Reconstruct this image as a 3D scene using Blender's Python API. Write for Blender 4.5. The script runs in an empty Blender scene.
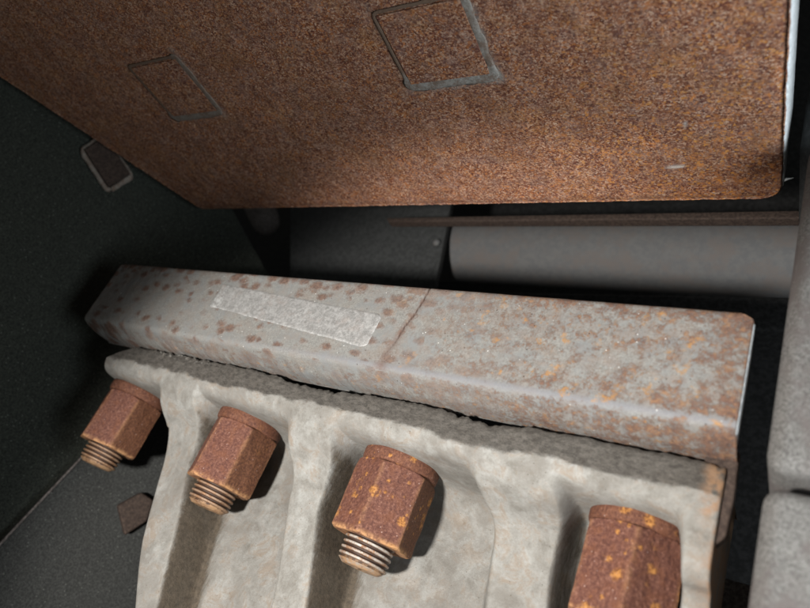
import bpy, bmesh, math, random
import numpy as np
from mathutils import Vector, Matrix, noise

random.seed(4)
S = 0.01                                   # everything is laid out in centimetres
scene = bpy.context.scene
COL = scene.collection

# ------------------------------------------------------------------ camera
O = np.array([40.0, -20.0, 30.0])          # camera position (cm); machine axes: X along the bar, Y away, Z up
F = 640.0                                  # focal length for an 810 px wide picture
bx = np.array([945.0, 92.0, -640.0]); bx /= np.linalg.norm(bx)
az = np.array([553.0, -1229.0, 640.0]); az -= az.dot(bx) * bx; az /= np.linalg.norm(az)
yy = -np.cross(bx, az)
RW = np.array([bx, yy, az])
def ray(px, py): return RW @ np.array([px - 405.0, py - 304.0, F])
def on(px, py, ax, val):                   # point of the place that the photo shows at a pixel, on a known plane
    r = ray(px, py); return r * (val / r[ax])
def on_plane(px, py, n, d):
    r = ray(px, py); return r * (d / np.dot(n, r))
cam = bpy.data.cameras.new('camera')
camo = bpy.data.objects.new('camera', cam); COL.objects.link(camo)
right, up, fwd = RW[:, 0], -RW[:, 1], RW[:, 2]
m = Matrix(((right[0], up[0], -fwd[0], O[0] * S), (right[1], up[1], -fwd[1], O[1] * S),
            (right[2], up[2], -fwd[2], O[2] * S), (0, 0, 0, 1)))
camo.matrix_world = m
cam.sensor_width = 36; cam.lens = F / 810 * 36
cam.clip_start = 0.005; cam.clip_end = 20
cam.dof.use_dof = True; cam.dof.focus_distance = 0.285; cam.dof.aperture_fstop = 10
scene.camera = camo
def W(p): return Vector(((O[0] + p[0]) * S, (O[1] + p[1]) * S, (O[2] + p[2]) * S))

# ------------------------------------------------------------------ light
world = bpy.data.worlds.new('World'); scene.world = world; world.use_nodes = True
world.node_tree.nodes['Background'].inputs[0].default_value = (0.97, 1.0, 0.95, 1)
world.node_tree.nodes['Background'].inputs[1].default_value = 0.055
def aim(o, src, dst):
    o.location = W(src)
    d = W(dst) - W(src); o.rotation_euler = d.to_track_quat('-Z', 'Y').to_euler()
key = bpy.data.lights.new('hand_lamp', 'SPOT'); key.energy = 12.9; key.color = (1, 0.965, 0.92)
key.spot_size = math.radians(76); key.spot_blend = 0.36; key.shadow_soft_size = 0.016
keyo = bpy.data.objects.new('hand_lamp', key); COL.objects.link(keyo)
aim(keyo, (-12.0, -9.0, -9.0), (-13.5, 24.0, -2.4))
day = bpy.data.lights.new('opening_light', 'AREA'); day.energy = 1.5; day.color = (0.88, 0.95, 1.0)
day.shape = 'RECTANGLE'; day.size = 0.16; day.size_y = 0.22
dayo = bpy.data.objects.new('opening_light', day); COL.objects.link(dayo)
aim(dayo, (18, 15, 2), (-4, 21, 13))
scene.view_settings.view_transform = 'Standard'; scene.view_settings.look = 'None'
scene.view_settings.exposure = 0; scene.view_settings.gamma = 1
scene.view_settings.use_curve_mapping = False

# ------------------------------------------------------------------ nodes
class NT:
    def __init__(s, name):
        s.m = bpy.data.materials.new(name); s.m.use_nodes = True
        s.t = s.m.node_tree; s.b = s.t.nodes['Principled BSDF']
        tc = s.t.nodes.new('ShaderNodeTexCoord'); oi = s.t.nodes.new('ShaderNodeObjectInfo')
        mul = s.vm('MULTIPLY_ADD', tc.outputs['Object'], (100, 100, 100))
        off = s.vm('SCALE', None, None); off.inputs[0].default_value = (13, 7, 29)
        s.t.links.new(oi.outputs['Random'], off.inputs['Scale'])
        s.t.links.new(off.outputs[0], mul.inputs[2])
        s.P = mul.outputs[0]
    def link(s, a, b): s.t.links.new(a, b)
    def vm(s, op, a, b):
        n = s.t.nodes.new('ShaderNodeVectorMath'); n.operation = op
        if a is not None: s.link(a, n.inputs[0])
        if b is not None: n.inputs[1].default_value = b
        return n
    def set(s, inp, v):
        if isinstance(v, (int, float)): inp.default_value = v
        elif isinstance(v, tuple): inp.default_value = v if len(v) == 4 else (*v, 1)
        else: s.link(v, inp)
    def stretch(s, sc): return s.vm('MULTIPLY', s.P, sc).outputs[0]
    def noise(s, scale, detail=4, rough=0.6, dist=0.0, vec=None):
        n = s.t.nodes.new('ShaderNodeTexNoise'); s.link(vec or s.P, n.inputs['Vector'])
        n.inputs['Scale'].default_value = scale; n.inputs['Detail'].default_value = detail
        n.inputs['Roughness'].default_value = rough; n.inputs['Distortion'].default_value = dist
        return n.outputs['Fac']
    def voro(s, scale, out='Distance', vec=None):
        n = s.t.nodes.new('ShaderNodeTexVoronoi'); s.link(vec or s.P, n.inputs['Vector'])
        n.inputs['Scale'].default_value = scale; return n.outputs[out]
    def rng(s, v, a, b, c=0.0, d=1.0):
        n = s.t.nodes.new('ShaderNodeMapRange'); n.interpolation_type = 'SMOOTHSTEP'
        s.set(n.inputs[0], v)
        for i, x in enumerate((a, b, c, d)): n.inputs[i + 1].default_value = x
        return n.outputs[0]
    def math(s, op, a, b=0.0, c=None):
        n = s.t.nodes.new('ShaderNodeMath'); n.operation = op
        s.set(n.inputs[0], a); s.set(n.inputs[1], b)
        if c is not None: s.set(n.inputs[2], c)
        return n.outputs[0]
    def ramp(s, v, stops):
        n = s.t.nodes.new('ShaderNodeValToRGB'); s.link(v, n.inputs[0]); r = n.color_ramp
        while len(r.elements) < len(stops): r.elements.new(0.5)
        for e, (p, c) in zip(r.elements, stops): e.position = p; e.color = (*c, 1)
        return n.outputs[0]
    def mix(s, f, a, b, mode='MIX'):
        n = s.t.nodes.new('ShaderNodeMix'); n.data_type = 'RGBA'; n.blend_type = mode
        s.set(n.inputs[0], f); s.set(n.inputs[6], a); s.set(n.inputs[7], b); return n.outputs[2]
    def attr(s, name, kind='GEOMETRY'):
        n = s.t.nodes.new('ShaderNodeAttribute'); n.attribute_name = name; n.attribute_type = kind
        return n.outputs['Fac']
    def bump(s, h, strength=0.5, dist=0.0005):
        n = s.t.nodes.new('ShaderNodeBump'); n.inputs['Strength'].default_value = strength
        n.inputs['Distance'].default_value = dist
        s.link(h, n.inputs['Height']); s.link(n.outputs[0], s.b.inputs['Normal'])
    def out(s, col, rough=0.8, metal=0.0, spec=0.3):
        s.set(s.b.inputs['Base Color'], col); s.set(s.b.inputs['Roughness'], rough)
        s.set(s.b.inputs['Metallic'], metal); s.b.inputs['Specular IOR Level'].default_value = spec
        return s.m

def mat_plate():
    n = NT('granular_rust')
    v = n.stretch((1, 1.25, 1))
    g = n.noise(8.5, 7, 0.85, 0.15, v); g2 = n.noise(9.0, 5, 0.8, 0, v); big = n.noise(0.45, 4, 0.6)
    cell = n.voro(14.0, 'Color', v)
    sep = n.t.nodes.new('ShaderNodeSeparateColor'); n.link(cell, sep.inputs[0])
    mixv = n.math('MULTIPLY_ADD', sep.outputs[0], 0.34, n.math('MULTIPLY_ADD', g, 0.95, -0.10))
    base = n.ramp(mixv, [(0.34, (0.06, 0.020, 0.015)), (0.44, (0.17, 0.060, 0.030)), (0.54, (0.34, 0.15, 0.070)),
                         (0.63, (0.42, 0.26, 0.17)), (0.75, (0.62, 0.50, 0.40))])
    lav = n.rng(n.noise(1.3, 8, 0.88), 0.45, 0.62)
    base = n.mix(n.math('MULTIPLY', lav, 0.6), base, (0.36, 0.28, 0.255))
    ra = n.attr('rust')
    cell2 = n.voro(9.0, 'Color', n.stretch((1, 1.3, 1))); s2 = n.t.nodes.new('ShaderNodeSeparateColor'); n.link(cell2, s2.inputs[0])
    vary = n.rng(n.noise(1.1, 5, 0.75), 0.36, 0.6)
    base = n.mix(n.math('MULTIPLY', n.rng(s2.outputs[2], 0.82, 0.86), n.math('MULTIPLY', vary, .65)), base, (0.50, 0.20, 0.055))
    base = n.mix(n.math('MULTIPLY', n.rng(s2.outputs[2], 0.22, 0.16), .6), base, (0.115, 0.036, 0.034))
    base = n.mix(n.math('MULTIPLY', n.rng(s2.outputs[0], 0.9, 0.93), n.math('MULTIPLY', ra, .8)), base, (0.66, 0.33, 0.07))
    orange = n.math('MULTIPLY', n.rng(n.noise(2.6, 5, 0.7), 0.50, 0.62), ra)
    orange = n.math('MULTIPLY', orange, n.rng(g2, 0.42, 0.6))
    base = n.mix(orange, base, (0.66, 0.27, 0.05))
    darkp = n.math('MAXIMUM', n.rng(n.noise(3.4, 5, 0.75), 0.50, 0.64), n.math('MULTIPLY', n.rng(n.noise(0.8, 6, 0.75), 0.52, 0.68), .7))
    base = n.mix(n.math('MULTIPLY', darkp, 0.6), base, (0.07, 0.025, 0.022))
    fleck = n.math('MULTIPLY', n.rng(sep.outputs[1], 0.94, 0.95), n.rng(n.voro(14.0, 'Distance', v), 0.42, 0.2))
    base = n.mix(n.math('MULTIPLY', fleck, 0.8), base, (0.62, 0.54, 0.45))
    yel = n.math('MULTIPLY', n.rng(n.noise(0.6, 5, 0.7), 0.48, 0.66), n.rng(g, 0.45, 0.6))
    base = n.mix(n.math('MULTIPLY', yel, 0.5), base, (0.46, 0.27, 0.10))
    base = n.mix(n.rng(big, 0.35, 0.7, 0, 0.25), base, (0.13, 0.07, 0.05))
    base = n.mix(1.0, base, (1.12, 0.98, 0.90), 'MULTIPLY')
    base = n.mix(n.math('MULTIPLY', n.attr('chalk'), n.rng(n.noise(4, 7, .8), .34, .6)), base, (0.30, 0.30, 0.28))
    base = n.mix(n.attr('scar'), base, (0.62, 0.56, 0.50))
    n.bump(n.math('ADD', g, n.math('MULTIPLY', sep.outputs[0], 0.6)), 0.8, 0.0008)
    return n.out(base, n.rng(g2, 0.3, 0.7, 0.5, 0.9), 0, 0.35)

def mat_weld():
    n = NT('chalky_weld_bead'); g = n.noise(5, 6, 0.8)
    pale = n.attr('pale'); n.bump(g, 0.7, 0.0008)
    c = n.mix(pale, (0.15, 0.105, 0.075), n.mix(n.rng(g, .35, .65), (0.22, 0.21, 0.185), (0.35, 0.34, 0.315)))
    f = n.math('MULTIPLY', n.rng(n.noise(2.2, 6, 0.8), 0.42, 0.62), 0.75)
    return n.out(n.mix(f, c, (0.15, 0.09, 0.06)), 0.85)

def mat_bar():
    n = NT('blotchy_steel')
    fine = n.noise(14, 5, 0.75); med = n.noise(3.2, 5, 0.7, 0.3)
    v = n.t.nodes.new('ShaderNodeMapping'); n.link(n.P, v.inputs[0])
    v.inputs['Rotation'].default_value = (0, 0.7, 0); v.inputs['Scale'].default_value = (1, 1, 1.5)
    blot = n.noise(1.5, 3, 0.5, 0.1, v.outputs[0]); right = n.attr('right'); crumbs = n.noise(6.0, 8, 0.82, 0.1)
    grey = n.mix(n.rng(fine, 0.3, 0.7), (0.135, 0.132, 0.122), (0.235, 0.231, 0.216))
    grey = n.mix(n.rng(n.noise(0.7, 5, 0.7), 0.4, 0.7), grey, (0.17, 0.176, 0.175))
    grey = n.mix(n.math('MULTIPLY', n.rng(n.noise(1.1, 6, 0.75), 0.42, 0.66), 0.45), grey, (0.19, 0.155, 0.13))
    grey = n.mix(n.attr('edge'), grey, (0.15, 0.15, 0.165))
    ra = n.attr('rust')
    r = n.math('MULTIPLY_ADD', ra, 0.30, n.math('MULTIPLY', blot, .7))
    r = n.math('ADD', r, n.math('MULTIPLY', n.math('SUBTRACT', med, 0.5), .7))
    r = n.math('ADD', r, n.math('MULTIPLY', n.math('SUBTRACT', crumbs, 0.5), 1.5))
    r = n.math('MULTIPLY', n.rng(r, 0.33, 0.68), right)
    # soft separate spots where the surface is cleaner
    wob = n.t.nodes.new('ShaderNodeTexVoronoi'); n.link(n.vm('ADD', n.stretch((1, 1, 1)), None).outputs[0], wob.inputs['Vector'])
    mp_ = n.t.nodes.new('ShaderNodeMapping'); n.link(n.P, mp_.inputs[0]); mp_.inputs['Rotation'].default_value = (0, 0.6, 0); mp_.inputs['Scale'].default_value = (1.5, 1, 2.3)
    n.link(mp_.outputs[0], wob.inputs['Vector']); wob.inputs['Scale'].default_value = 0.8
    wc = n.t.nodes.new('ShaderNodeSeparateColor'); n.link(wob.outputs['Color'], wc.inputs[0])
    dd = n.math('ADD', wob.outputs['Distance'], n.math('MULTIPLY', n.math('SUBTRACT', n.noise(3.5, 5, .7), .5), .8))
    dd = n.math('SUBTRACT', dd, n.math('MULTIPLY', ra, .28))
    spot = n.math('MULTIPLY', n.rng(dd, 0.60, 0.20), n.rng(n.math('MULTIPLY_ADD', ra, 1.1, wc.outputs[0]), 0.30, 0.42))
    r2 = n.math('MAXIMUM', spot, n.math('MULTIPLY', n.rng(n.math('MULTIPLY_ADD', ra, .25, crumbs), .60, .74), .5))
    rm = n.math('MAXIMUM', r, n.math('MULTIPLY', r2, n.math('SUBTRACT', 1.0, n.math('MULTIPLY', right, .8))))
    rustc = n.mix(n.rng(crumbs, 0.38, 0.62), (0.065, 0.032, 0.023), (0.165, 0.092, 0.060))
    rustc = n.mix(n.math('MULTIPLY', right, n.rng(n.noise(2.6, 6, 0.8), 0.48, 0.66)), rustc, (0.27, 0.145, 0.07))
    rustc = n.mix(n.rng(fine, 0.42, 0.68, 0, 0.45), rustc, (0.10, 0.05, 0.045))
    col = n.mix(n.math('MULTIPLY', rm, n.math('MULTIPLY_ADD', right, 0.14, 0.78)), grey, rustc)
    osp = n.math('MULTIPLY', n.rng(n.noise(1.7, 2, 0.5, 0.2), 0.62, 0.72), n.rng(crumbs, 0.42, 0.58))
    osp = n.math('MULTIPLY', osp, right)
    col = n.mix(n.math('MULTIPLY', osp, 0.8), col, (0.34, 0.18, 0.065))
    st = n.attr('stain')
    col = n.mix(n.math('MULTIPLY', st, n.rng(med, 0.3, 0.6, 0.4, .8)), col, (0.115, 0.066, 0.05))
    col = n.mix(n.attr('crack'), col, (0.03, 0.014, 0.01))
    sp = n.math('MULTIPLY', n.rng(n.voro(3.0), 0.10, 0.05), n.rng(n.noise(1.3, 2), .5, .6))
    col = n.mix(n.math('MULTIPLY', sp, 0.6), col, (0.7, 0.7, 0.68))
    pit = n.rng(n.voro(2.1), 0.07, 0.04)
    col = n.mix(pit, col, (0.05, 0.035, 0.03))
    h = n.math('ADD', n.math('MULTIPLY', fine, 0.35), n.math('MULTIPLY', rm, n.noise(7, 4, 0.7)))
    n.bump(h, 0.55, 0.0006)
    return n.out(col, n.rng(rm, 0, 1, 0.75, 0.95), 0.0, 0.12)

def mat_cast():
    n = NT('dusty_cast_iron')
    fine = n.noise(12, 6, 0.75); med = n.noise(0.9, 8, 0.68, 0.3); big = n.noise(0.35, 5, 0.65)
    col = n.ramp(n.math('MULTIPLY_ADD', fine, 0.22, n.math('MULTIPLY', med, 0.78)),
                 [(0.36, (0.155, 0.146, 0.13)), (0.46, (0.215, 0.208, 0.19)), (0.56, (0.265, 0.26, 0.243)), (0.70, (0.33, 0.328, 0.31))])
    tan = n.rng(n.noise(0.9, 8, 0.78, 0.6), 0.49, 0.62)
    col = n.mix(n.math('MULTIPLY', tan, 0.65), col, (0.215, 0.165, 0.12))
    big2 = n.rng(n.noise(0.28, 6, 0.7, 0.8), 0.42, 0.62)
    col = n.mix(n.math('MULTIPLY', big2, 0.6), col, (0.165, 0.152, 0.135))
    chalk = n.rng(n.noise(0.7, 8, 0.75), 0.50, 0.66)
    col = n.mix(n.math('MULTIPLY', chalk, 0.30), col, (0.40, 0.41, 0.395))
    v = n.stretch((4.5, 3, 0.8))
    streak = n.noise(1.2, 6, 0.75, 0, v)
    d = n.math('MULTIPLY_ADD', n.math('SUBTRACT', streak, 0.5), 1.3, n.attr('dirt_shade'))
    d = n.math('MULTIPLY', n.rng(d, 0.05, 0.8), n.rng(n.attr('dirt_shade'), 0.02, 0.25))
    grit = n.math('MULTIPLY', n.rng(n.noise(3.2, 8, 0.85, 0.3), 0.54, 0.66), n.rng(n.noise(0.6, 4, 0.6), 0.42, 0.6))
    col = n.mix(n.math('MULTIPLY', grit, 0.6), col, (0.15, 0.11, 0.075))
    dirt_shade_c = n.mix(n.rng(n.noise(4, 8, 0.85), 0.34, 0.68), (0.042, 0.032, 0.022), (0.105, 0.082, 0.058))
    col = n.mix(n.math('MULTIPLY', d, 0.92), col, dirt_shade_c)
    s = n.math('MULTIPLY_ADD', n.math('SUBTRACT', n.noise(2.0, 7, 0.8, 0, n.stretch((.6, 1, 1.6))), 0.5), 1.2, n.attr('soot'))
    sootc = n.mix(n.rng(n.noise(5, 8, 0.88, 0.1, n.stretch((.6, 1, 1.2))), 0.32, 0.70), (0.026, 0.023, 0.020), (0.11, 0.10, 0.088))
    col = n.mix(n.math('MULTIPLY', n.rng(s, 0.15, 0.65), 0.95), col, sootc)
    rs = n.math('MULTIPLY', n.attr('rust'), n.rng(n.noise(1.8, 5, 0.7), 0.36, 0.6))
    col = n.mix(rs, col, (0.30, 0.17, 0.09))
    pit = n.rng(n.voro(2.6), 0.08, 0.04)
    col = n.mix(n.math('MULTIPLY', pit, 0.7), col, (0.07, 0.055, 0.045))
    n.bump(n.math('ADD', n.math('MULTIPLY', fine, 0.8), n.math('MULTIPLY', n.noise(3, 4, .6), .2)), 0.75, 0.0006)
    return n.out(col, 0.85, 0, 0.15)

def mat_nut():
    n = NT('rusted_fastener')
    fine = n.noise(9, 6, 0.75); med = n.noise(2.4, 5, 0.65)
    sp = n.attr('spots', 'OBJECT')
    col = n.ramp(fine, [(0.3, (0.05, 0.020, 0.018)), (0.44, (0.10, 0.040, 0.029)), (0.56, (0.155, 0.072, 0.052)), (0.70, (0.29, 0.175, 0.14))])
    br = n.rng(med, 0.46, 0.66)
    col = n.mix(n.math('MULTIPLY', br, 0.4), col, (0.185, 0.075, 0.034))
    col = n.mix(1.0, col, (0.88, 0.76, 0.68), 'MULTIPLY')
    # one flat of each nut is painted darker rust brown, as its shaded side
    col = n.mix(n.math('MULTIPLY', n.attr('flat'), 0.75), col, n.mix(n.rng(fine, 0.35, 0.65), (0.060, 0.021, 0.009), (0.155, 0.062, 0.024)))
    vo = n.voro(1.15); vs_ = n.voro(2.6); vc = n.t.nodes.new('ShaderNodeSeparateColor'); n.link(n.voro(1.15, 'Color'), vc.inputs[0])
    vc2 = n.t.nodes.new('ShaderNodeSeparateColor'); n.link(n.voro(2.6, 'Color'), vc2.inputs[0])
    wobb = n.math('MULTIPLY', n.math('SUBTRACT', n.noise(5, 5, 0.7), 0.5), 0.55)
    om = n.math('MULTIPLY', n.rng(n.math('ADD', vo, wobb), 0.30, 0.12), n.rng(n.math('MULTIPLY_ADD', sp, 0.40, vc.outputs[0]), 0.86, 0.90))
    om2 = n.math('MULTIPLY', n.rng(n.math('ADD', vs_, wobb), 0.30, 0.12), n.rng(n.math('MULTIPLY_ADD', sp, 0.18, vc2.outputs[1]), 0.90, 0.95))
    om = n.math('MULTIPLY', n.math('MAXIMUM', om, om2), n.math('MULTIPLY', n.rng(fine, 0.34, 0.52, 0.25, 1), n.rng(sp, 0.0, 0.8, 0.12, 1)))
    col = n.mix(n.math('MULTIPLY', om, 0.9), col, n.mix(n.rng(fine, 0.35, 0.65), (0.26, 0.095, 0.02), (0.46, 0.215, 0.055)))
    rim = n.math('MULTIPLY', n.attr('rim'), n.rng(n.noise(3, 5, 0.7), 0.35, 0.6))
    col = n.mix(n.math('MULTIPLY', rim, 0.8), col, (0.47, 0.25, 0.11))
    fl = n.rng(n.voro(3.3), 0.10, 0.06)
    col = n.mix(n.math('MULTIPLY', fl, 0.5), col, (0.48, 0.36, 0.32))
    n.bump(n.math('ADD', fine, n.math('MULTIPLY', om, 0.3)), 0.65, 0.0008)
    return n.out(col, 0.72, 0, 0.4)

def mat_stud():
    n = NT('rusty_thread'); fine = n.noise(9, 5, 0.7)
    crest = n.attr('crest'); tip = n.attr('tip')
    pale = n.attr('pale', 'OBJECT')
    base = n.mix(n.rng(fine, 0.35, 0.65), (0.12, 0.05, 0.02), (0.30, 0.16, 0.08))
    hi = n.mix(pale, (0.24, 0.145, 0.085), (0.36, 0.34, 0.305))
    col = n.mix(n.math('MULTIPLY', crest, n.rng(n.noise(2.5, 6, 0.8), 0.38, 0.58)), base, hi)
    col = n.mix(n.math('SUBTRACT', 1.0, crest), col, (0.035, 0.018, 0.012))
    col = n.mix(n.math('MULTIPLY', tip, n.rng(n.noise(2.6, 6, 0.8), 0.4, 0.58)), col, (0.32, 0.19, 0.10))
    n.bump(fine, 0.5, 0.0004)
    return n.out(col, 0.55, 0.15, 0.5)

def mat_simple(name, c1, c2, scale=8, rough=0.8, bump=0.5, speck=0.0, spec=0.3, mid=(0.4, 0.62), patch=None):
    n = NT(name); fine = n.noise(scale, 6, 0.75)
    col = n.mix(n.rng(fine, *mid), c1, c2)
    if patch: col = n.mix(n.rng(n.noise(0.6, 5, 0.7), 0.45, 0.65), col, patch)
    if speck: col = n.mix(n.math('MULTIPLY', n.rng(n.voro(scale * 0.35), 0.16, 0.06), speck), col, (0.35, 0.37, 0.33))
    n.bump(fine, bump, 0.0008)
    return n.out(col, rough, 0, spec)

def mat_sticker():
    n = NT('silvery_tape'); v = n.stretch((3, 1, 3))
    c = n.noise(5, 7, 0.85, 0.3); e = n.noise(1.2, 5, 0.7)
    col = n.mix(n.rng(c, 0.38, 0.64), (0.19, 0.187, 0.18), (0.34, 0.336, 0.328))
    col = n.mix(n.rng(c, 0.62, 0.72, 0, 0.6), col, (0.50, 0.50, 0.49))
    ln = n.rng(n.math('ABSOLUTE', n.math('SUBTRACT', n.noise(1.6, 3, 0.6, 0.8), 0.5)), 0.012, 0.004)
    col = n.mix(n.math('MULTIPLY', ln, 0.15), col, (0.62, 0.62, 0.6))
    col = n.mix(n.rng(e, 0.5, 0.7, 0, 0.4), col, (0.30, 0.255, 0.23))
    col = n.mix(n.math('MULTIPLY', n.attr('torn'), n.rng(n.noise(5, 6, .85), .46, .62)), col, (0.50, 0.51, 0.50))
    n.bump(c, 0.6, 0.0004)
    return n.out(col, 0.45, 0.15, 0.5)

M = dict(panel=mat_simple('dim_grey_panel', (0.035, 0.037, 0.037), (0.06, 0.062, 0.062), 4, 0.8, 0.4),
         plate=mat_plate(), weld=mat_weld(), bar=mat_bar(), cast=mat_cast(), nut=mat_nut(), stud=mat_stud(), tape=mat_sticker(),
         black=mat_simple('black_coating', (0.014, 0.0165, 0.0135), (0.046, 0.052, 0.042), 9, 0.8, 0.9, 0.3),
         black2=mat_simple('charcoal_coating', (0.020, 0.021, 0.020), (0.052, 0.054, 0.051), 9, 0.7, 0.8, 0.25),
         grey_brown=mat_simple('pale_edge', (0.07, 0.06, 0.055), (0.17, 0.15, 0.14), 6),
         deep=mat_simple('near_black_steel', (0.012, 0.012, 0.012), (0.03, 0.03, 0.03), 3, 0.8, 0.4),  # near-black base tone of the surfaces deep in the gap
         shaft=mat_simple('dull_grey_steel', (0.105, 0.106, 0.108), (0.125, 0.124, 0.122), 2, 0.8, 0.2, patch=(0.125, 0.112, 0.105)),
         strip=mat_simple('brown_rust', (0.03, 0.02, 0.016), (0.065, 0.045, 0.035), 6),
         block=mat_simple('grey_cast_block', (0.075, 0.071, 0.067), (0.20, 0.195, 0.185), 13, 0.8, 1.0, 0.4, mid=(0.36, 0.62), patch=(0.12, 0.105, 0.10)),
         bright=mat_simple('pale_glare_edge', (0.42, 0.45, 0.46), (0.66, 0.69, 0.70), 5, 0.6, 0.3))  # glare of the right-facing edges, painted as a pale colour

# ------------------------------------------------------------------ object helpers
def obj(name, verts, faces, mat, parent=None, smooth=True, attrs=None, origin=None):
    """verts in camera-relative cm when origin is None, else local cm about that origin."""
    me = bpy.data.meshes.new(name)
    v = np.asarray(verts, float)
    if origin is None and parent is not None: v = (v + O) * S - np.array(parent.location)
    elif origin is None: v = (v + O) * S
    else: v = v * S
    me.from_pydata(v.tolist(), [], [tuple(f) for f in faces]); me.update()
    if smooth: me.polygons.foreach_set('use_smooth', [True] * len(me.polygons))
    me.materials.append(mat)
    for k, a in (attrs or {}).items():
        at = me.attributes.new(k, 'FLOAT', 'POINT'); at.data.foreach_set('value', np.asarray(a, float).ravel())
    o = bpy.data.objects.new(name, me); COL.objects.link(o)
    if parent is not None: o.parent = parent
    return o
def empty(name, p):
    o = bpy.data.objects.new(name, None); COL.objects.link(o); o.location = W(p); o.empty_display_size = 0.01
    return o
def tag(o, label=None, cat=None, group=None, kind=None):
    for k, v in (('label', label), ('category', cat), ('group', group), ('kind', kind)):
        if v: o[k] = v
    return o
def grid_faces(nr, nc, closed=False, flip=False):
    F_ = []
    for i in range(nr - 1):
        for j in range(nc if closed else nc - 1):
            a, b = i * nc + j, i * nc + (j + 1) % nc
            q = (a, b, b + nc, a + nc)
            F_.append(q[::-1] if flip else q)
    return F_
def fbm(x, y, z, s, o=4):
    return noise.fractal(Vector((x * s, y * s, z * s)), 0.7, 2.1, o)
def sstep(a, b, x):
    t = np.clip((np.asarray(x, float) - a) / (b - a), 0, 1); return t * t * (3 - 2 * t)
def spline(pts, per):
    P = np.asarray(pts, float); out = []
    for i in range(len(P) - 1):
        p0, p1, p2, p3 = P[max(i - 1, 0)], P[i], P[i + 1], P[min(i + 2, len(P) - 1)]
        for k in range(per):
            t = k / per
            out.append(0.5 * ((2 * p1) + (p2 - p0) * t + (2 * p0 - 5 * p1 + 4 * p2 - p3) * t * t + (3 * p1 - p0 - 3 * p2 + p3) * t ** 3))
    out.append(P[-1]); return np.array(out)
def prism(name, poly, n, depth, mat, parent=None, bev=0.0, seg=2, sub=0, rough=0.0):
    """polygon (cm points) thickened by depth along n, edges bevelled"""
    bm = bmesh.new(); n = Vector(n).normalized()
    base = [bm.verts.new(Vector(p)) for p in poly]
    top = [bm.verts.new(Vector(p) + n * depth) for p in poly]
    k = len(poly)
    bm.faces.new(base); bm.faces.new(top[::-1])
    for i in range(k): bm.faces.new((base[i], base[(i + 1) % k], top[(i + 1) % k], top[i]))
    bmesh.ops.recalc_face_normals(bm, faces=bm.faces)
    if bev: bmesh.ops.bevel(bm, geom=bm.edges[:], offset=bev, segments=seg, profile=0.5, affect='EDGES')
    vs = [tuple(v.co) for v in bm.verts]; fs = []
    bm.verts.index_update()
    for f in bm.faces: fs.append([v.index for v in f.verts])
    bm.free()
    o = obj(name, vs, fs, mat, parent, smooth=False)
    if bev:
        o.data.polygons.foreach_set('use_smooth', [True] * len(o.data.polygons))
        wn = o.modifiers.new('normals', 'WEIGHTED_NORMAL'); wn.keep_sharp = False
    return o

# ------------------------------------------------------------------ background panels of the housing
nw = np.array([0.88, -0.475, 0.0]); dw = -47.6
nw_u = nw / np.linalg.norm(nw); wd = np.array([0.475, 0.88, 0])
def wl(px, py, lift=0.0): return on_plane(px, py, nw, dw + lift)
top1, top2 = wl(233, 210), wl(264, 266)
k = (top1 - top2); up_pt = top1 + k * 3
dn = top2 - k * 3.5
far = wl(-500, 300)
def atz(p, z): return np.array([p[0], p[1], z])
back = prism('back_wall', [(-95, 46, -25), (20, 46, -25), (20, 46, 70), (-95, 46, 70)], (0, 1, 0), 1, M['deep'])
tag(back, kind='structure')
sw = empty('side_wall_panel', atz(top2, -22))
tag(sw, 'black speckled housing wall filling the left side behind the bar end', 'wall')
poly = [atz(far, -25), atz(dn, -25), dn, top2, top1, up_pt, atz(far, up_pt[2])]
prism('wall_sheet', poly, -nw_u, 1.2, M['black'], sw, 0.08)
# lower panel, standing proud of the wall, with light painted along its top edge
lp = empty('lower_wall_panel', atz(wl(60, 560), -22))
tag(lp, 'charcoal panel below the slanting seam at the lower left, behind the leftmost nut', 'panel')
a_, b_, c_ = wl(-260, 819, 1.0), wl(150, 383, 1.0), wl(330, 420, 1.0)
prism('panel_sheet', [a_, b_, c_, atz(c_, -30), atz(a_, -30)], -nw_u, 0.95, M['black2'], lp, 0.12, 3)
e1, e2 = wl(-200, 757, 1.06), wl(140, 395.5, 1.06)
def tube(name, pts, rad, mat, parent=None, seg=10, jit=0.0, closed=False, attrs=None, squash=None):
    P = np.asarray(pts, float); N = len(P); vs = []
    for i in range(N):
        t = P[(i + 1) % N] - P[i - 1] if closed else P[min(i + 1, N - 1)] - P[max(i - 1, 0)]
        t = t / np.linalg.norm(t)
        ref = np.array([0, 0, 1.0]) if abs(t[2]) < 0.9 else np.array([1.0, 0, 0])
        u = np.cross(t, ref); u /= np.linalg.norm(u); w = np.cross(u, t)
        r = rad[i] if hasattr(rad, '__len__') else rad
        for j in range(seg):
            a = 2 * math.pi * j / seg
            rr = r * (1 + jit * fbm(P[i][0] + 3 * math.cos(a), P[i][1] + 2 * math.sin(a), i * .1, 1.7))
            d = u * math.cos(a) * rr + w * math.sin(a) * rr * (squash or 1)
            vs.append(P[i] + d)
    F_ = grid_faces(N + 1 if closed else N, seg, True)
    if closed: F_ = [tuple(x % (N * seg) for x in f) for f in F_]
    else: F_ += [tuple(range(seg))[::-1], tuple(range((N - 1) * seg, N * seg))]
    return obj(name, vs, F_, mat, parent, attrs=attrs)
tube('pale_edge', [e1 + (e2 - e1) * t for t in np.linspace(0, 1, 140)], 0.085, M['grey_brown'], lp, 8, 0.1)
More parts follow.
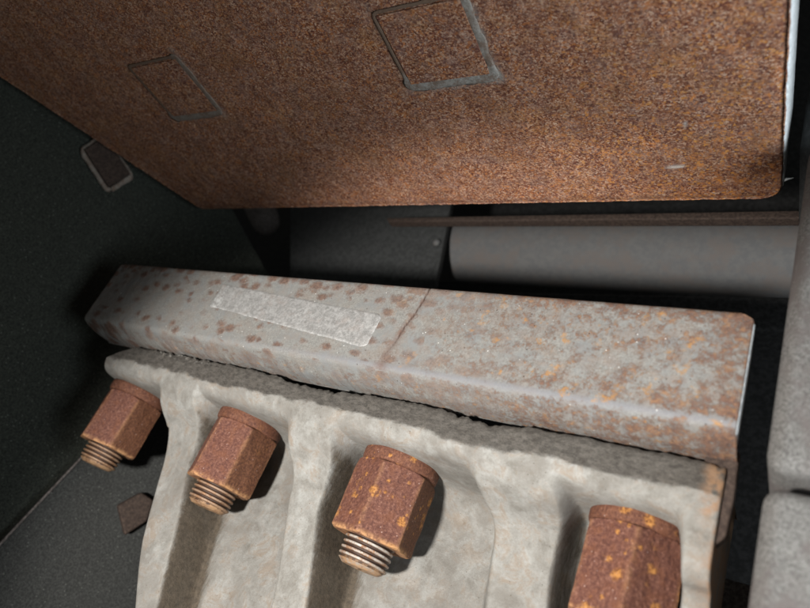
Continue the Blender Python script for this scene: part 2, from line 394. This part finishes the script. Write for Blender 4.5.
# tenon showing through the side wall
tp = [wl(80, 150, .15), wl(108, 193, .15), wl(133, 177, .15), wl(104, 134, .15)]
cen = sum(tp) / 4
tn = prism('tenon', [cen + (p - cen) * .86 for p in tp], nw_u, 0.45, M['strip'], sw, 0.05)
def ring(pts, per=14):
    out = []
    for i in range(len(pts)):
        a, b = np.asarray(pts[i]), np.asarray(pts[(i + 1) % len(pts)])
        for t in np.linspace(0, 1, per, endpoint=False): out.append(a + (b - a) * t)
    out = np.array(out)
    for _ in range(3): out = (np.roll(out, 1, 0) + out * 2 + np.roll(out, -1, 0)) / 4
    return out
wb = tube('weld_bead', ring([cen + (p - cen) * .95 for p in tp]), 0.2, M['weld'], sw, 10, 0.5, True, attrs={'pale': [.5] * 560}); wb.parent = tn
# small square plug in the lower panel
pg = [wl(116, 505, 1.2), wl(140, 492, 1.2), wl(152, 500, 1.2), wl(146, 520, 1.2), wl(123, 535, 1.2)]
pl = prism('square_plug', pg, nw_u, 0.7, M['strip'], None, 0.15, 3)
tag(pl, 'small brown square plug on the charcoal panel beside the casting edge', 'plug')

mp = prism('middle_panel', [on(px_, py_, 1, 34.4) for px_, py_ in ((290, 150), (460, 150), (447, 225), (436, 280), (424, 340), (290, 340))],
           (0, 1, 0), 0.6, M['panel'], None, 0.08)
tag(mp, 'dark panel with a slanting right edge seen through the gap behind the bar', 'panel')
rv = on(437, 243, 1, 34.3)
def lathe(name, prof, axis, origin, mat, parent=None, seg=32, attrs=None, jit=0.0, cap=True):
    """prof = (radius, height) list turned about an axis through origin"""
    ax = np.asarray(axis, float); ax /= np.linalg.norm(ax)
    ref = np.array([0, 0, 1.0]) if abs(ax[2]) < 0.9 else np.array([1.0, 0, 0])
    u = np.cross(ax, ref); u /= np.linalg.norm(u); w = np.cross(ax, u); vs = []
    for r, h in prof:
        for j in range(seg):
            a = 2 * math.pi * j / seg
            rr = r + jit * fbm(2 * math.cos(a), 2 * math.sin(a), h, 1.5)
            vs.append(np.asarray(origin) + ax * h + (u * math.cos(a) + w * math.sin(a)) * rr)
    F_ = grid_faces(len(prof), seg, True)
    if cap: F_ += [tuple(range(seg))[::-1], tuple(range((len(prof) - 1) * seg, len(prof) * seg))]
    return obj(name, vs, F_, mat, parent)
rvo = lathe('rivet', [(0.32, 0), (0.30, -0.12), (0.18, -0.25), (0.05, -0.3)], (0, 1, 0), rv, M['shaft'], None, 12)
tag(rvo, 'tiny pale rivet at the slanting edge of the dark middle panel', 'rivet')
# thick grey shaft behind the gap, parallel to the bar
s0, s1 = on(415, 251, 1, 38), on(783, 252, 1, 38)
R_s = 2.55
sh = lathe('grey_shaft', [(R_s - .12, -.1), (R_s - 0.03, -0.05), (R_s, 0.05), (R_s, 4.0), (R_s, 4.2), (R_s, 12), (R_s, 39), (R_s - .3, 39.3)], (1, 0, 0.02),
           (s0[0], 38, s0[2]), M['shaft'], None, 48)
tag(sh, 'thick dull grey round shaft lying in the dark gap behind the bar', 'shaft')
lg = prism('gap_ledge', [on(440, 290, 1, 36), on(800, 296, 1, 36), on(800, 330, 1, 36), on(440, 330, 1, 36)], (0, 1, 0), 3, M['deep'], None, .3)
tag(lg, 'near-black ledge running just under the grey shaft', 'ledge')
# rusty strip above the shaft
q = [on(386, 217.5, 1, 31), on(800, 210, 1, 31), on(800, 218, 1, 31), on(388, 221.5, 1, 31)]
st = prism('rusty_strip', q, (0, 1, 0), 0.7, M['strip'], None, 0.1)
tag(st, 'long thin brown rusty strip between the grey shaft and the big plate', 'strip')
# stub of pipe peeping out under the plate
p0, p1 = on(268, 226, 1, 33), on(252, 190, 1, 33)
ax = (p1 - p0) / np.linalg.norm(p1 - p0)
sb = lathe('pipe_stub', [(0.5, -0.15), (1.0, 0.1), (1.25, 0.5), (1.35, 1.2), (1.5, 6)], ax, p0, M['grey_brown'], None, 32)
tag(sb, 'short rounded grey pipe end under the left corner of the big plate', 'pipe')

# ------------------------------------------------------------------ blocks on the right
def block(name, x0, x1, z0, z1, y0, y1, r, mat):
    bm = bmesh.new(); bmesh.ops.create_cube(bm, size=1)
    for v in bm.verts:
        v.co = ((x0 + x1) / 2 + v.co.x * (x1 - x0), (y0 + y1) / 2 + v.co.y * (y1 - y0), (z0 + z1) / 2 + v.co.z * (z1 - z0))
    bmesh.ops.subdivide_edges(bm, edges=bm.edges[:], cuts=1)
    bmesh.ops.bevel(bm, geom=[e for e in bm.edges if e.calc_face_angle(0) > 0.5], offset=r, segments=6, profile=0.5, affect='EDGES')
    bm.verts.index_update()
    vs = [tuple(v.co) for v in bm.verts]; fs = [[v.index for v in f.verts] for f in bm.faces]; bm.free()
    o = obj(name, vs, fs, mat); o.modifiers.new('n', 'WEIGHTED_NORMAL'); return o
ub = block('cast_block', -1.35, 12, 7.72, 20.5, 19.6, 25, 0.5, M['block'])
tag(ub, 'upper of the two grainy grey blocks at the right edge of the picture', 'block')
lb = block('cast_block', -1.30, 12, -12, 7.25, 19.6, 25, 0.5, M['block'])
tag(lb, 'lower of the two grainy grey blocks, under the slot at the right edge', 'block')
uw = block('shade_dark_block', -1.75, 12, 20.8, 45, 20.2, 26, 0.9, M['panel'])  # upper part of the block, its shade put into a darker colour
tag(uw, 'dark block, shade put into its colour, beside the big plate at the upper right corner', 'block')
gp = prism('recess_wall', [(-6, 27.5, -14), (6, 27.5, -14), (6, 27.5, 6.2), (-6, 27.5, 6.2)], (0, 1, 0), 1, M['grey_brown'], None, 0.1)
tag(gp, 'dark grey wall deep in the slot between the casting and the lower grey block', 'wall')

# ------------------------------------------------------------------ big overhead plate
pr = empty('rusty_plate', (-20, 23, 20.7))
tag(pr, 'big overhead plate of granular brown rust with a pale right edge', 'steel plate')
def plate():
    zb, th = 20.7, 3.0
    nx, ny = 300, 240
    vs = []; rust = []; scar = []; chalk = []
    c_r = 0.75
    def xl(y): return -39.6 + (y - 23.5) * (7.4 / 13.4)
    def xr(y): return -2.34 + (23.04 - y) * 0.036
    def yfar(x): return 23.04 + (-2.3 - x) / 37.2 * 0.5
    sc = on(672, 166, 2, zb); sc2 = on(682, 167, 2, zb); sc3 = on(685, 124, 2, zb)
    for j in range(ny):
        v = j / (ny - 1); y_ = -10 + 33.2 * v
        for i in range(nx):
            u = i / (nx - 1)
            x = xl(y_) + (xr(y_) - xl(y_)) * u
            y = -10 + (yfar(x) + 10) * v
            # rounded far right corner
            dx = x - (xr(y) - c_r); dy = y - (yfar(x) - c_r)
            if dx > 0 and dy > 0:
                mm = max(dx, dy); L = math.hypot(dx, dy)
                x = x - dx + dx * mm / L; y = y - dy + dy * mm / L
            h = 0.03 * fbm(x, y, 0, 1.6, 5) + 0.02 * fbm(x, y, 9, 5, 3)
            h += 0.10 * sstep(0.5, 0, yfar(x) - y) + 0.05 * sstep(0.3, 0, xr(y) - x)
            x += 0.02 * fbm(x, y, 5, 3) * (u > .98 or u < .02); y += 0.012 * fbm(x, 0, 7, 1.2) * (v > 0.99)
            d1 = math.hypot((x - (sc[0] + sc2[0]) / 2) / 0.34, (y - (sc[1] + sc2[1]) / 2) / 0.10)
            d2 = math.hypot((x - sc3[0]) / 0.12, (y - sc3[1]) / 0.10)
            s_ = max(sstep(1.3, .5, d1 + .5 * fbm(x, y, 3, 4)), .7 * sstep(1.3, .5, d2))
            vs.append((x, y, zb + h - 0.05 * s_)); scar.append(float(s_))
            ck_ = 0.0
            for (xa, kk) in ((-16.85, 1.0), (-34.05, .45)):
                xb = xa + 4.25; wv_ = .10 * fbm(x, y, 1, 1.5)
                if y < 15.6:
                    if xa - .1 < x < xb + .3: ck_ = max(ck_, kk * math.exp(-((y - 15.15 + wv_) / .40) ** 2))
                    if 10.9 < y: ck_ = max(ck_, kk * .9 * math.exp(-((x - xb - .03 + wv_) / .27) ** 2), kk * .35 * math.exp(-((x - xa + wv_) / .2) ** 2))
            chalk.append(ck_)
            rust.append(float(0.15 + 0.85 * sstep(14, 1, xr(y) - x) * sstep(9, 20, y)))
    # note: x runs with index -> bottom face looks down
    Fc = grid_faces(ny, nx, flip=True)
    n0 = len(vs)
    # rim: outline walked once, raised to the top with a small rounding
    rimi = [j * nx for j in range(ny)] + [(ny - 1) * nx + i for i in range(1, nx)] + [j * nx + nx - 1 for j in range(ny - 2, -1, -1)]
    cx, cy = -22, 8
    prev = rimi
    for (off, dz) in ((0.05, 0.06), (0.06, 0.5), (0.06, th - .1), (0.0, th)):
        cur = []
        for q_ in rimi:
            x, y, z = vs[q_]; dx, dy = x - cx, y - cy; L = math.hypot(dx, dy)
            cur.append(len(vs)); vs.append((x + dx / L * off, y + dy / L * off, zb + max(dz, z - zb + .03)))
            rust.append(0.2); scar.append(0.0); chalk.append(0.0)
        for a in range(len(rimi) - 1): Fc.append((prev[a], prev[a + 1], cur[a + 1], cur[a]))
        prev = cur
    Fc.append(tuple(prev))
    return obj('plate_body', vs, Fc, M['plate'], pr, attrs={'rust': rust, 'scar': scar, 'chalk': chalk})
pb = plate()
# right side face, painted pale for the glare on it
re_pts = []
def xr(y): return -2.34 + (23.04 - y) * 0.036
vs = []; Fc = []
N = 120
for i in range(N):
    y = 22.35 - i * 0.27
    j = 0.03 * fbm(y, 0, 0, 3)
    for z, o_ in ((20.78 + j, 0.02), (20.86 + j, 0.085), (23.6, 0.085), (23.65, 0.02)): vs.append((xr(y) + o_ + 0.012 * fbm(y, z, 2, 2), y, z))
for i in range(N - 1):
    for k_ in range(3):
        a = i * 4 + k_; Fc.append((a, a + 4, a + 5, a + 1))
ce = obj('glare_edge', vs, Fc, M['bright'], pr); ce['label'] = 'right edge painted pale as glare'
bp = on(781, 181, 2, 20.9)
br_ = lathe('burr', [(0.09, 0), (0.05, 0.18), (0.012, 0.42)], (0.9, 0.1, 0.35), (xr(22) + .02, bp[1], 20.95), M['bright'], pr, 8)
br_['label'] = 'tiny sharp burr at the corner'
for x0 in (-16.85, -34.05):
    x1 = x0 + 4.25; y0, y1 = 11.4, 15.2; z = 20.66
    tn = prism('tenon', [(x0 + .15, y0 + .15, z + .3), (x1 - .15, y0 + .15, z + .3), (x1 - .15, y1 - .15, z + .3), (x0 + .15, y1 - .15, z + .3)], (0, 0, -1), 0.33, M['strip'] if False else M['plate'], pr, 0.03)
    pts = ring([(x0, y0, z), (x1, y0, z), (x1, y1, z), (x0, y1, z)], 26)
    rad = []
    for p in pts:
        w = 0.08 + 0.20 * sstep(y1 - .55, y1 - .1, p[1]) + 0.14 * sstep(x1 - .5, x1 - .1, p[0])
        rad.append(min(w, .26))
    pal = [[(1.0 if x0 > -20 else .45) * float(max(sstep(y1 - 1.0, y1 - .2, p[1]), .8 * sstep(x1 - .6, x1 - .1, p[0])))] * 10 for p in pts]
    wb = tube('weld_bead', pts, rad, M['weld'], pr, 10, 0.45, True, squash=0.09, attrs={'pale': np.array(pal).ravel()})
    wb.parent = tn

# ------------------------------------------------------------------ the bar
br = empty('wear_bar', (-20, 21.3, 8.4))
tag(br, 'long grey steel bar with brown rust blotches, a crack and a strip of tape', 'steel bar')
crack = [on(x, y, 1, 20.2) for x, y in ((431, 280), (429, 290), (424, 299), (414, 315), (404, 327), (396, 341), (386, 353), (379, 368))]
crack = [(p[0], p[2]) for p in crack]
def seg_dist(x, z, poly):
    best = 9; tt = 0
    for i in range(len(poly) - 1):
        ax_, az_ = poly[i]; dx, dz = poly[i + 1][0] - ax_, poly[i + 1][1] - az_
        t = max(0, min(1, ((x - ax_) * dx + (z - az_) * dz) / (dx * dx + dz * dz)))
        d = math.hypot(x - ax_ - dx * t, z - az_ - dz * t)
        if d < best: best = d; tt = (i + t) / (len(poly) - 1)
    return best, tt
def bar():
    prof = [(22.4, 13.2), (20.5, 13.27), (20.32, 13.22), (20.22, 13.12), (20.2, 13.0)]
    for z in np.arange(12.92, 9.3, -0.065): prof.append((20.2, z))
    prof += [(20.2, 9.25), (20.2, 9.15), (20.21, 9.07), (20.24, 9.0), (20.29, 8.94), (20.36, 8.88), (20.46, 8.84), (20.56, 8.80), (20.66, 8.76), (20.76, 8.73),
             (20.88, 8.69), (21.0, 8.65), (21.12, 8.61), (21.24, 8.58), (21.36, 8.55), (21.48, 8.53), (22.4, 8.5)]
    XL, XR = -38.65, -2.28
    xs = [('L', 1.0), ('L', .3), ('L', .06)] + list(np.arange(XL, XR, 0.055)) + [XR] + [('R', .05), ('R', .3), ('R', 1.0)]
    vs = []; A = {k_: [] for k_ in ('rust', 'right', 'edge', 'crack', 'stain')}
    cxm = [min(p[0] for p in crack) - .8, max(p[0] for p in crack) + .8]
    for (y, z) in prof:
        for xx in xs:
            yb = y
            if isinstance(xx, tuple):
                side, t = xx; x = XL if side == 'L' else XR
                yb = y + (22.4 - y) * t
                x += -0.05 if side == 'L' else 0.05 - 0.2 * t
            else: x = xx
            # rounded / clipped corners of the outline
            def clip(x):
                if x > XR - 0.7:
                    lim = XR + .05 - max(0, (z - 12.9)) * 1.6 - 0.0
                    x = min(x, lim)
                if x < XL + 0.9:
                    r = 0.5; dz = max(0, z - (13.27 - r)); x = max(x, XL - .05 + r - math.sqrt(max(0, r * r - dz * dz)))
                    r = 0.62; dz = max(0, (8.5 + r) - z); x = max(x, XL - .05 + r - math.sqrt(max(0, r * r - min(dz, r) ** 2)))
                return x
            x = clip(x)
            f = 0.012 * fbm(x, y, z, 1.0, 3) + 0.006 * fbm(x, y, z, 6, 3)
            under = float(sstep(20.2, 20.8, y)) if z < 9.3 else 0.0
            ck = stn = 0.0
            if cxm[0] < x < cxm[1] and y < 20.4 and z > 8.9:
                d, t = seg_dist(x, z, crack)
                wid = 0.03 + 0.02 * t
                ck = .85 * math.exp(-(d / (0.028)) ** 2) * float(sstep(1.02, .55, t))
                stn = .8 * math.exp(-(d / (0.05 + 0.28 * t * t)) ** 2)
                f += 0.05 * ck - 0.0 + 0.02 * stn * t
            zz = z + (0.04 * fbm(x, 3, 0, .8) + 0.03 * fbm(x, 3, 0, 3, 3) * (y > 21.2)) * under
            vs.append((x, yb + f, zz))
            r_ = float(sstep(-30, -10, x)) * 0.22 + float(sstep(-9, -3, x)) * 0.10
            r_ += 0.24 * float(sstep(12.3, 13.0, z)) + 0.22 * float(sstep(0.55, 0.1, abs(z - 9.65)))
            r_ += 0.30 * under + 0.32 * float(sstep(XR - 1.3, XR - .2, x))
            r_ -= 0.55 * math.exp(-((x + 19.5) / 2.5) ** 2) * float(sstep(12.6, 11.6, z)) + 0.25 * math.exp(-((z - 10.4) / .8) ** 2)
            A['rust'].append(max(-.6, r_)); A['right'].append(max(float(sstep(-20, -8, x)), .75 * under * float(sstep(-37, -28, x)) ))
            A['edge'].append(float(math.exp(-((z - 9.08) / 0.14) ** 2)) * float(sstep(-30, -12, x)) * 0.65)
            A['crack'].append(ck); A['stain'].append(stn)
    A['rust'] = [r - (1.1 * e) for r, e in zip(A['rust'], A['edge'])]
    Fc = grid_faces(len(prof), len(xs))
    return obj('bar_body', vs, Fc, M['bar'], br, attrs=A)
bar()
# closed back of the bar
prism('bar_back', [(-38.4, 22.38, 8.5), (-2.4, 22.38, 8.5), (-2.4, 22.38, 13.1), (-38.4, 22.38, 13.1)], (0, 1, 0), 0.08, M['bar'], br)
lip = prism('lower_lip', [(-3.2, 21.8, 8.9), (-2.22, 21.8, 8.9), (-2.18, 21.8, 7.2), (-2.24, 21.8, 6.1), (-2.5, 21.8, 5.75), (-3.2, 21.8, 5.75)], (0, 1, 0), 0.5, M['strip'], br, 0.09, 3)
lip['label'] = 'rusty lip hanging below the right end'
# right end face, its glare put into a pale colour
vs = []; Fc = []
zs = np.linspace(12.75, 8.75, 40)
for z in zs:
    w = 0.02 * fbm(z, 0, 0, 2.2)
    for y_, x_ in ((20.21 + w, -2.25), (20.26 + w, -2.205), (22.3, -2.38)): vs.append((x_, y_, z))
for i in range(39):
    for k_ in range(2):
        a = i * 3 + k_; Fc.append((a, a + 1, a + 4, a + 3))
ge = obj('glare_end', vs, Fc, M['bright'], br); ge['label'] = 'end face painted pale as glare'
# strip of tape
def tape():
    c = [on(223, 283.5, 1, 20.17), on(383, 314, 1, 20.17), on(366, 348, 1, 20.17), on(209, 306, 1, 20.17)]
    nu, nv = 120, 26; vs = []; torn = []
    for j in range(nv):
        v = j / (nv - 1)
        for i in range(nu):
            u = i / (nu - 1)
            # rounded right corners
            uu = u
            if u > .96:
                k_ = (u - .96) / .04; vv = abs(v - .5) * 2
                uu = .96 + .04 * k_ * math.sqrt(max(0, 1 - max(0, (vv - .7) / .3) ** 2))
            p = (c[0] * (1 - uu) + c[1] * uu) * (1 - v) + (c[3] * (1 - uu) + c[2] * uu) * v
            ed = (0.03 * fbm(u * 20, v * 4, 1, 1)) * (v in (0, 1.0) or i in (0, nu - 1))
            w = 0.018 * abs(fbm(p[0], 0, p[2], 2.4)) + 0.03 * max(0, fbm(p[0], 4, p[2], .8))
            edge_d = min(i, nu - 1 - i, j, nv - 1 - j)
            y = 20.19 - (w + 0.012 if edge_d > 0 else -0.02)
            vs.append((p[0] + ed, y, p[2] + ed))
            torn.append(float(sstep(1.1, .5, math.hypot((u - .03) / .045, (v - .75) / .35) + .5 * fbm(u * 30, v * 5, 0, 1)))
                        + 0.4 * (1 if edge_d <= 0 else 0))
    return obj('tape_strip', vs, grid_faces(nv, nu), M['tape'], br, attrs={'torn': torn})
tape()['label'] = 'crinkled silvery tape strip'

# ------------------------------------------------------------------ the casting
XR_C = -2.5
BAY = [(27, 8.4), (22.3, 8.4), (21.85, 8.37), (21.63, 8.14), (21.6, 7.6), (21.63, 7.15), (21.78, 6.8), (22.15, 6.55), (22.9, 6.45), (24.6, 6.42), (25.9, 6.25), (26.6, 5.6), (26.85, 4.4), (26.6, 2.6), (26.2, 0), (26.15, -1.5), (26.1, -3), (26.05, -4.5), (26.0, -6), (26.0, -8)]
RIB = [(27, 8.4), (22.3, 8.4), (21.85, 8.37), (21.63, 8.14), (21.6, 7.6), (21.63, 7.1), (21.72, 6.6), (21.9, 6.1), (22.15, 5.6), (22.45, 5.0), (22.75, 4.4), (23.0, 3.7), (23.2, 2.9), (23.35, 1.8), (23.5, 0), (23.58, -1.5), (23.66, -3), (23.73, -4.5), (23.8, -6), (23.9, -8)]
END = [(27, 8.4), (22.3, 8.4), (21.85, 8.37), (21.63, 8.14), (21.6, 7.6), (21.6, 7.1), (21.6, 6.6), (21.62, 6.0), (21.68, 5.4), (21.85, 4.95), (22.3, 4.62), (22.9, 4.45), (23.3, 3.9), (23.45, 2.5), (23.5, 0), (23.55, -1.5), (23.6, -3), (23.65, -4.5), (23.7, -6), (23.8, -8)]
PER = 11
def profs():
    B, R_, E_ = (spline(p, PER) for p in (BAY, RIB, END)); return B, R_, E_
def rib_w(x, z, r=0):
    """weight of rib profile: plateau with a steep +X side and a soft -X side"""
    w = 0.0
    dirt_shade = 0.0
    for (xl, xr_, ln, hh) in ((-30.3, -27.7, .36, .80), (-20.4, -18.3, .28, .88), (-10.6, -7.95, .2, .58)):
        d_ = max(0.0, 5 - z); d_ = d_ * d_ / (d_ + 1.0) * ln
        sh_ = math.exp(-((r / PER - 8.6) / 1.6) ** 2)      # ribs flare where they run into the flange
        xl += d_ - .5 * sh_; xr_ += d_ + .3 * sh_
        a = float(sstep(xl - 0.8, xl + .35, x)); b = 1 - float(sstep(xr_ - .10, xr_ + .34, x))
        w = max(w, a * b * hh)
        dirt_shade = max(dirt_shade, min(1, hh * hh * 1.4) * (math.exp(-((x - xr_ - .2) / .55) ** 2) * float(sstep(xr_ - .12, xr_ + .05, x))))  # brown dirt on the +X rib sides, with their shade painted in
    return w, dirt_shade
def body_left(z):                          # slanting left outline of the casting body under the flange
    d_ = max(0.0, 5 - z); return -30.5 + d_ * d_ / (d_ + 1.0) * .36 + .14 * max(0, -z) ** 1.5
def casting():
    B, R_, E_ = profs(); nr = len(B)
    XL_C = -36.4
    xs = [XL_C - .001] * 2 + list(np.arange(XL_C, XR_C - 0.12, 0.062)) + [XR_C - .12, XR_C - .05, XR_C - .012, XR_C, XR_C, XR_C]
    back = [4.5, .1] + [0] * (len(xs) - 7) + [0.02, 0.07, 0.16, 0.8, 4.5]
    vs = []; A = {k_: [] for k_ in ('dirt_shade', 'soot', 'rust')}; keep = []
    for r in range(nr):
        s = r / (nr - 1)
        for ci, x in enumerate(xs):
            zg = B[r][1]
            wr, dm = rib_w(x, zg, r)
            we = float(sstep(-3.9, -3.25, x))
            y, z = B[r] * (1 - wr) + R_[r] * wr
            y, z = np.array((y, z)) * (1 - we) + E_[r] * we
            x2 = x
            # cut left corner of the flange
            if r < 9 * PER:
                zmax = 8.3 if x > -34.4 else 8.3 - (-34.4 - x) * 0.55
                if z > zmax: z = zmax - 0.02 * (z - zmax)
            bl = body_left(z)
            if r > 10 * PER:
                y = y + .5 * float(sstep(bl + 0.6, bl, x)) ** 2
                if x < bl: y += min((bl - x) * 1.5, 5.0); x2 = bl
            n1 = fbm(x, y, z, .4, 3); n2 = fbm(x, y, z, 2.3, 4)
            amp = 0.028 if r > 4 * PER else 0.035
            topr = float(sstep(4.2 * PER, 2.4 * PER, r)) * float(sstep(.5 * PER, 1.5 * PER, r))
            d = amp * n1 + 0.006 * n2 + topr * 0.03 * fbm(x, 3, z, 3.1, 4)
            zn = z + topr * (0.08 * fbm(x, 9, 0, 1.3, 5) - 0.02)
            gap = 0.0
            for (ga, gb) in ((-22.6, -17.0), (-12.8, -9.3)):
                if ga < x < gb: gap =  math.sin((x - ga) / (gb - ga) * math.pi) ** .6 * (.75 + .5 * fbm(x, 0, 0, 2.0, 3))
            if r < 4.5 * PER: zn -= gap * 0.30 * float(sstep(4.5 * PER, 2.5 * PER, r))
            # crusty build-up along the left part of the joint
            crud = float(sstep(-33.5, -31.5, x) * sstep(-24, -28, x)) * math.exp(-((r / PER - 2.8) / .9) ** 2)
            cf = max(0.0, fbm(x, 0, z * 2, 4.5, 4)); zn += crud * .06 * cf + .06 * float(sstep(-22, -25, x)) * (r < 3 * PER); y -= crud * .08 * cf
            x2 += 0.12 * float(sstep(XL_C + .12, XL_C, x))
            vs.append((x2 + 0.0, y - d * .8 + back[ci], zn + 0.5 * d * (r > 5 * PER) * (1 if x < -4 else .3)))
            keep.append(not (r > 11 * PER and x < bl - 3.6))
            low = float(sstep(5.6, 2.0, z))
            A['dirt_shade'].append(min(1, dm * (0.85 + .4 * float(sstep(4.5, -1, z))) * float(sstep(6.2, 5.4, z)) * (r > 8 * PER) + .12 * low))
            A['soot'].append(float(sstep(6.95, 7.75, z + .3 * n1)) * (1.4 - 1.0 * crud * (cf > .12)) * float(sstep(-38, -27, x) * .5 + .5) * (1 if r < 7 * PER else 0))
            A['rust'].append(float(sstep(-3.3, -2.7, x)) * .7 * (1 if back[ci] > 0 or z > 6.5 else .35) + .5 * float(sstep(1.6, .2, abs(x + 30.5))) * low * 0)
    nc = len(xs)
    Fc = [f for f in grid_faces(nr, nc) if all(keep[i] for i in f)]
    return obj('clamp_casting', vs, Fc, M['cast'], attrs=A)
co = casting()
tag(co, 'pale grey ribbed casting with chalky grime, clamped under the long bar', 'casting')

# ------------------------------------------------------------------ nuts on studs
def hexr(a, R_, soft):
    """smoothed hexagon radius"""
    a = (a + math.pi / 6) % (math.pi / 3) - math.pi / 6      # 0 at a corner
    inr = R_ * math.cos(math.pi / 6)
    r = inr / math.cos(math.pi / 6 - abs(a))
    return r - soft * math.exp(-(a / 0.045) ** 2)
def make_bolt(p, th, flatk):
    root = empty('hex_nut_assembly', p)
    R_ = 1.87; H = 3.15; seg = 240
    rin = R_ * math.cos(math.pi / 6)
    zs = [0, 0.03, 0.07, 0.12, 0.18, 0.26] + list(np.linspace(0.36, H - .36, 30)) + [H - .26, H - .18, H - .12, H - .07, H - .03, H]
    vs = []; flat = []; rim = []
    def add(r_, a, z, rm):
        x, y = r_ * math.cos(a), r_ * math.sin(a)
        vs.append((x, y, z)); rim.append(rm)
        da = (a - flatk + math.pi) % (2 * math.pi) - math.pi
        flat.append(float(sstep(0.60, 0.46, abs(da))))
    zb = -0.5 - H
    for r_ in (1.05, 1.2, 1.35):
        for j in range(seg): add(r_, 2 * math.pi * j / seg, zb + (0.08 if r_ < 1.1 else 0), 0.7)
    for z in zs:
        for j in range(seg):
            a = 2 * math.pi * j / seg
            r0 = hexr(a - th, R_, 0.012)
            lim = rin * 1.045 + min(z, H - z) * 1.9
            r0 = min(r0, lim)
            r0 += 0.03 * fbm(3 * math.cos(a), 3 * math.sin(a), z + p[0], 1.1, 4) + .006 * fbm(9 * math.cos(a), 9 * math.sin(a), 3 * z + p[0], 1.5, 3)
            rm = max(float(sstep(.24, .03, z)), .8 * float(sstep(0.05, .0, z)), .25 * float(sstep(.10, .0, abs(((a - th + math.pi / 6) % (math.pi / 3)) - math.pi / 6))))
            add(r0, a, zb + z, rm)
    for r_ in (1.3,):
        for j in range(seg): add(r_, 2 * math.pi * j / seg, -0.5, 0)
    nr = len(vs) // seg
    nut = obj('nut', vs, grid_faces(nr, seg, True, flip=False), M['nut'], root, attrs={'flat': flat, 'rim': rim}, origin=1)
    # washer
    gap = 0.0
    prof = [(1.1, -.5), (1.60, -.51), (1.69, -.48), (1.74, -.42), (1.765, -.32), (1.77, -.15), (1.77, 0.0), (1.75, .12), (1.1, .12)]
    wv = []; sg = 96
    for r_, z in prof:
        for j in range(sg):
            a = 2 * math.pi * j / sg
            wv.append(((r_ + .03 * fbm(2 * math.cos(a), 2 * math.sin(a), z + p[0], 1.5)) * math.cos(a), r_ * math.sin(a), z))
    wa = obj('washer', wv, grid_faces(len(prof), sg, True), M['nut'], root, attrs={'flat': [0.5] * len(wv), 'rim': [0.0] * len(wv)}, origin=1)
    # threaded stud
    pitch = 0.235; r1 = 1.10; L0, L1 = zb + 0.5, zb - 1.12
    nz = 110; sv = []; cr = []; tip = []; sg = 72
    for i in range(nz):
        z = L0 + (L1 - L0) * i / (nz - 1)
        for j in range(sg):
            a = 2 * math.pi * j / sg
            ph = (z / pitch + a / (2 * math.pi)) % 1.0
            tri = abs(ph - .5) * 2
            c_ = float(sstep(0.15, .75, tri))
            e_ = z - L1
            c2 = c_ * 1.0
            r_ = r1 - 0.13 * (1 - c2)
            r_ = min(r_, r1 - 0.26 + e_ * 1.25)
            r_ += .012 * fbm(2 * math.cos(a), 2 * math.sin(a), 2 * z + p[0], 2, 3)
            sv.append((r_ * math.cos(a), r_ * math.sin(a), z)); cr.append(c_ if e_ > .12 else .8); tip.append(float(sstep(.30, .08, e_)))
    base = (nz - 1) * sg
    for rr in (0.78, 0.6, .35, .12):
        for j in range(sg):
            a = 2 * math.pi * j / sg
            sv.append((rr * math.cos(a), rr * math.sin(a), L1 - .02 + .02 * fbm(rr * math.cos(a), rr * math.sin(a), p[0], 3))); cr.append(.8); tip.append(1)
    F_ = grid_faces(nz + 4, sg, True, flip=True); F_.append(tuple(range((nz + 3) * sg, (nz + 4) * sg)))
    stud = obj('threaded_stud', sv, F_, M['stud'], root, attrs={'crest': cr, 'tip': tip}, origin=1)
    return root
LBL = ['leftmost rusty hex nut, smallest in the picture, hanging clear of the casting rib',
       'purplish rusty hex nut second from the left, between the two tall ribs',
       'orange flecked hex nut with pale silvery thread, third from the left',
       'largest rusty hex nut, cut off by the bottom right of the picture']
DEG = math.radians
# mid corner angle and centre of every nut as the photograph shows them
spec = [(-35.42, 6.35, -91, 0.0, 0.1), (-25.46, 6.42, -97, 0.08, 0.15), (-15.62, 6.42, -80.5, 0.95, 1.0), (-5.25, 6.50, -78.5, 1.2, 0.6)]
roots = [make_bolt((q_[0], 24.4, q_[1]), 0.0, DEG(90)) for q_ in spec]
for i, (x, z, th, sp, pale) in enumerate(spec):
    r = roots[i]; r.location = W((x, 24.4, z)); r.rotation_euler = (0, 0, DEG(th))
    tag(r, LBL[i], 'nut', 'rusty hex nuts on threaded studs under the casting flange')
    for ch in r.children: ch['spots'] = sp; ch['pale'] = pale
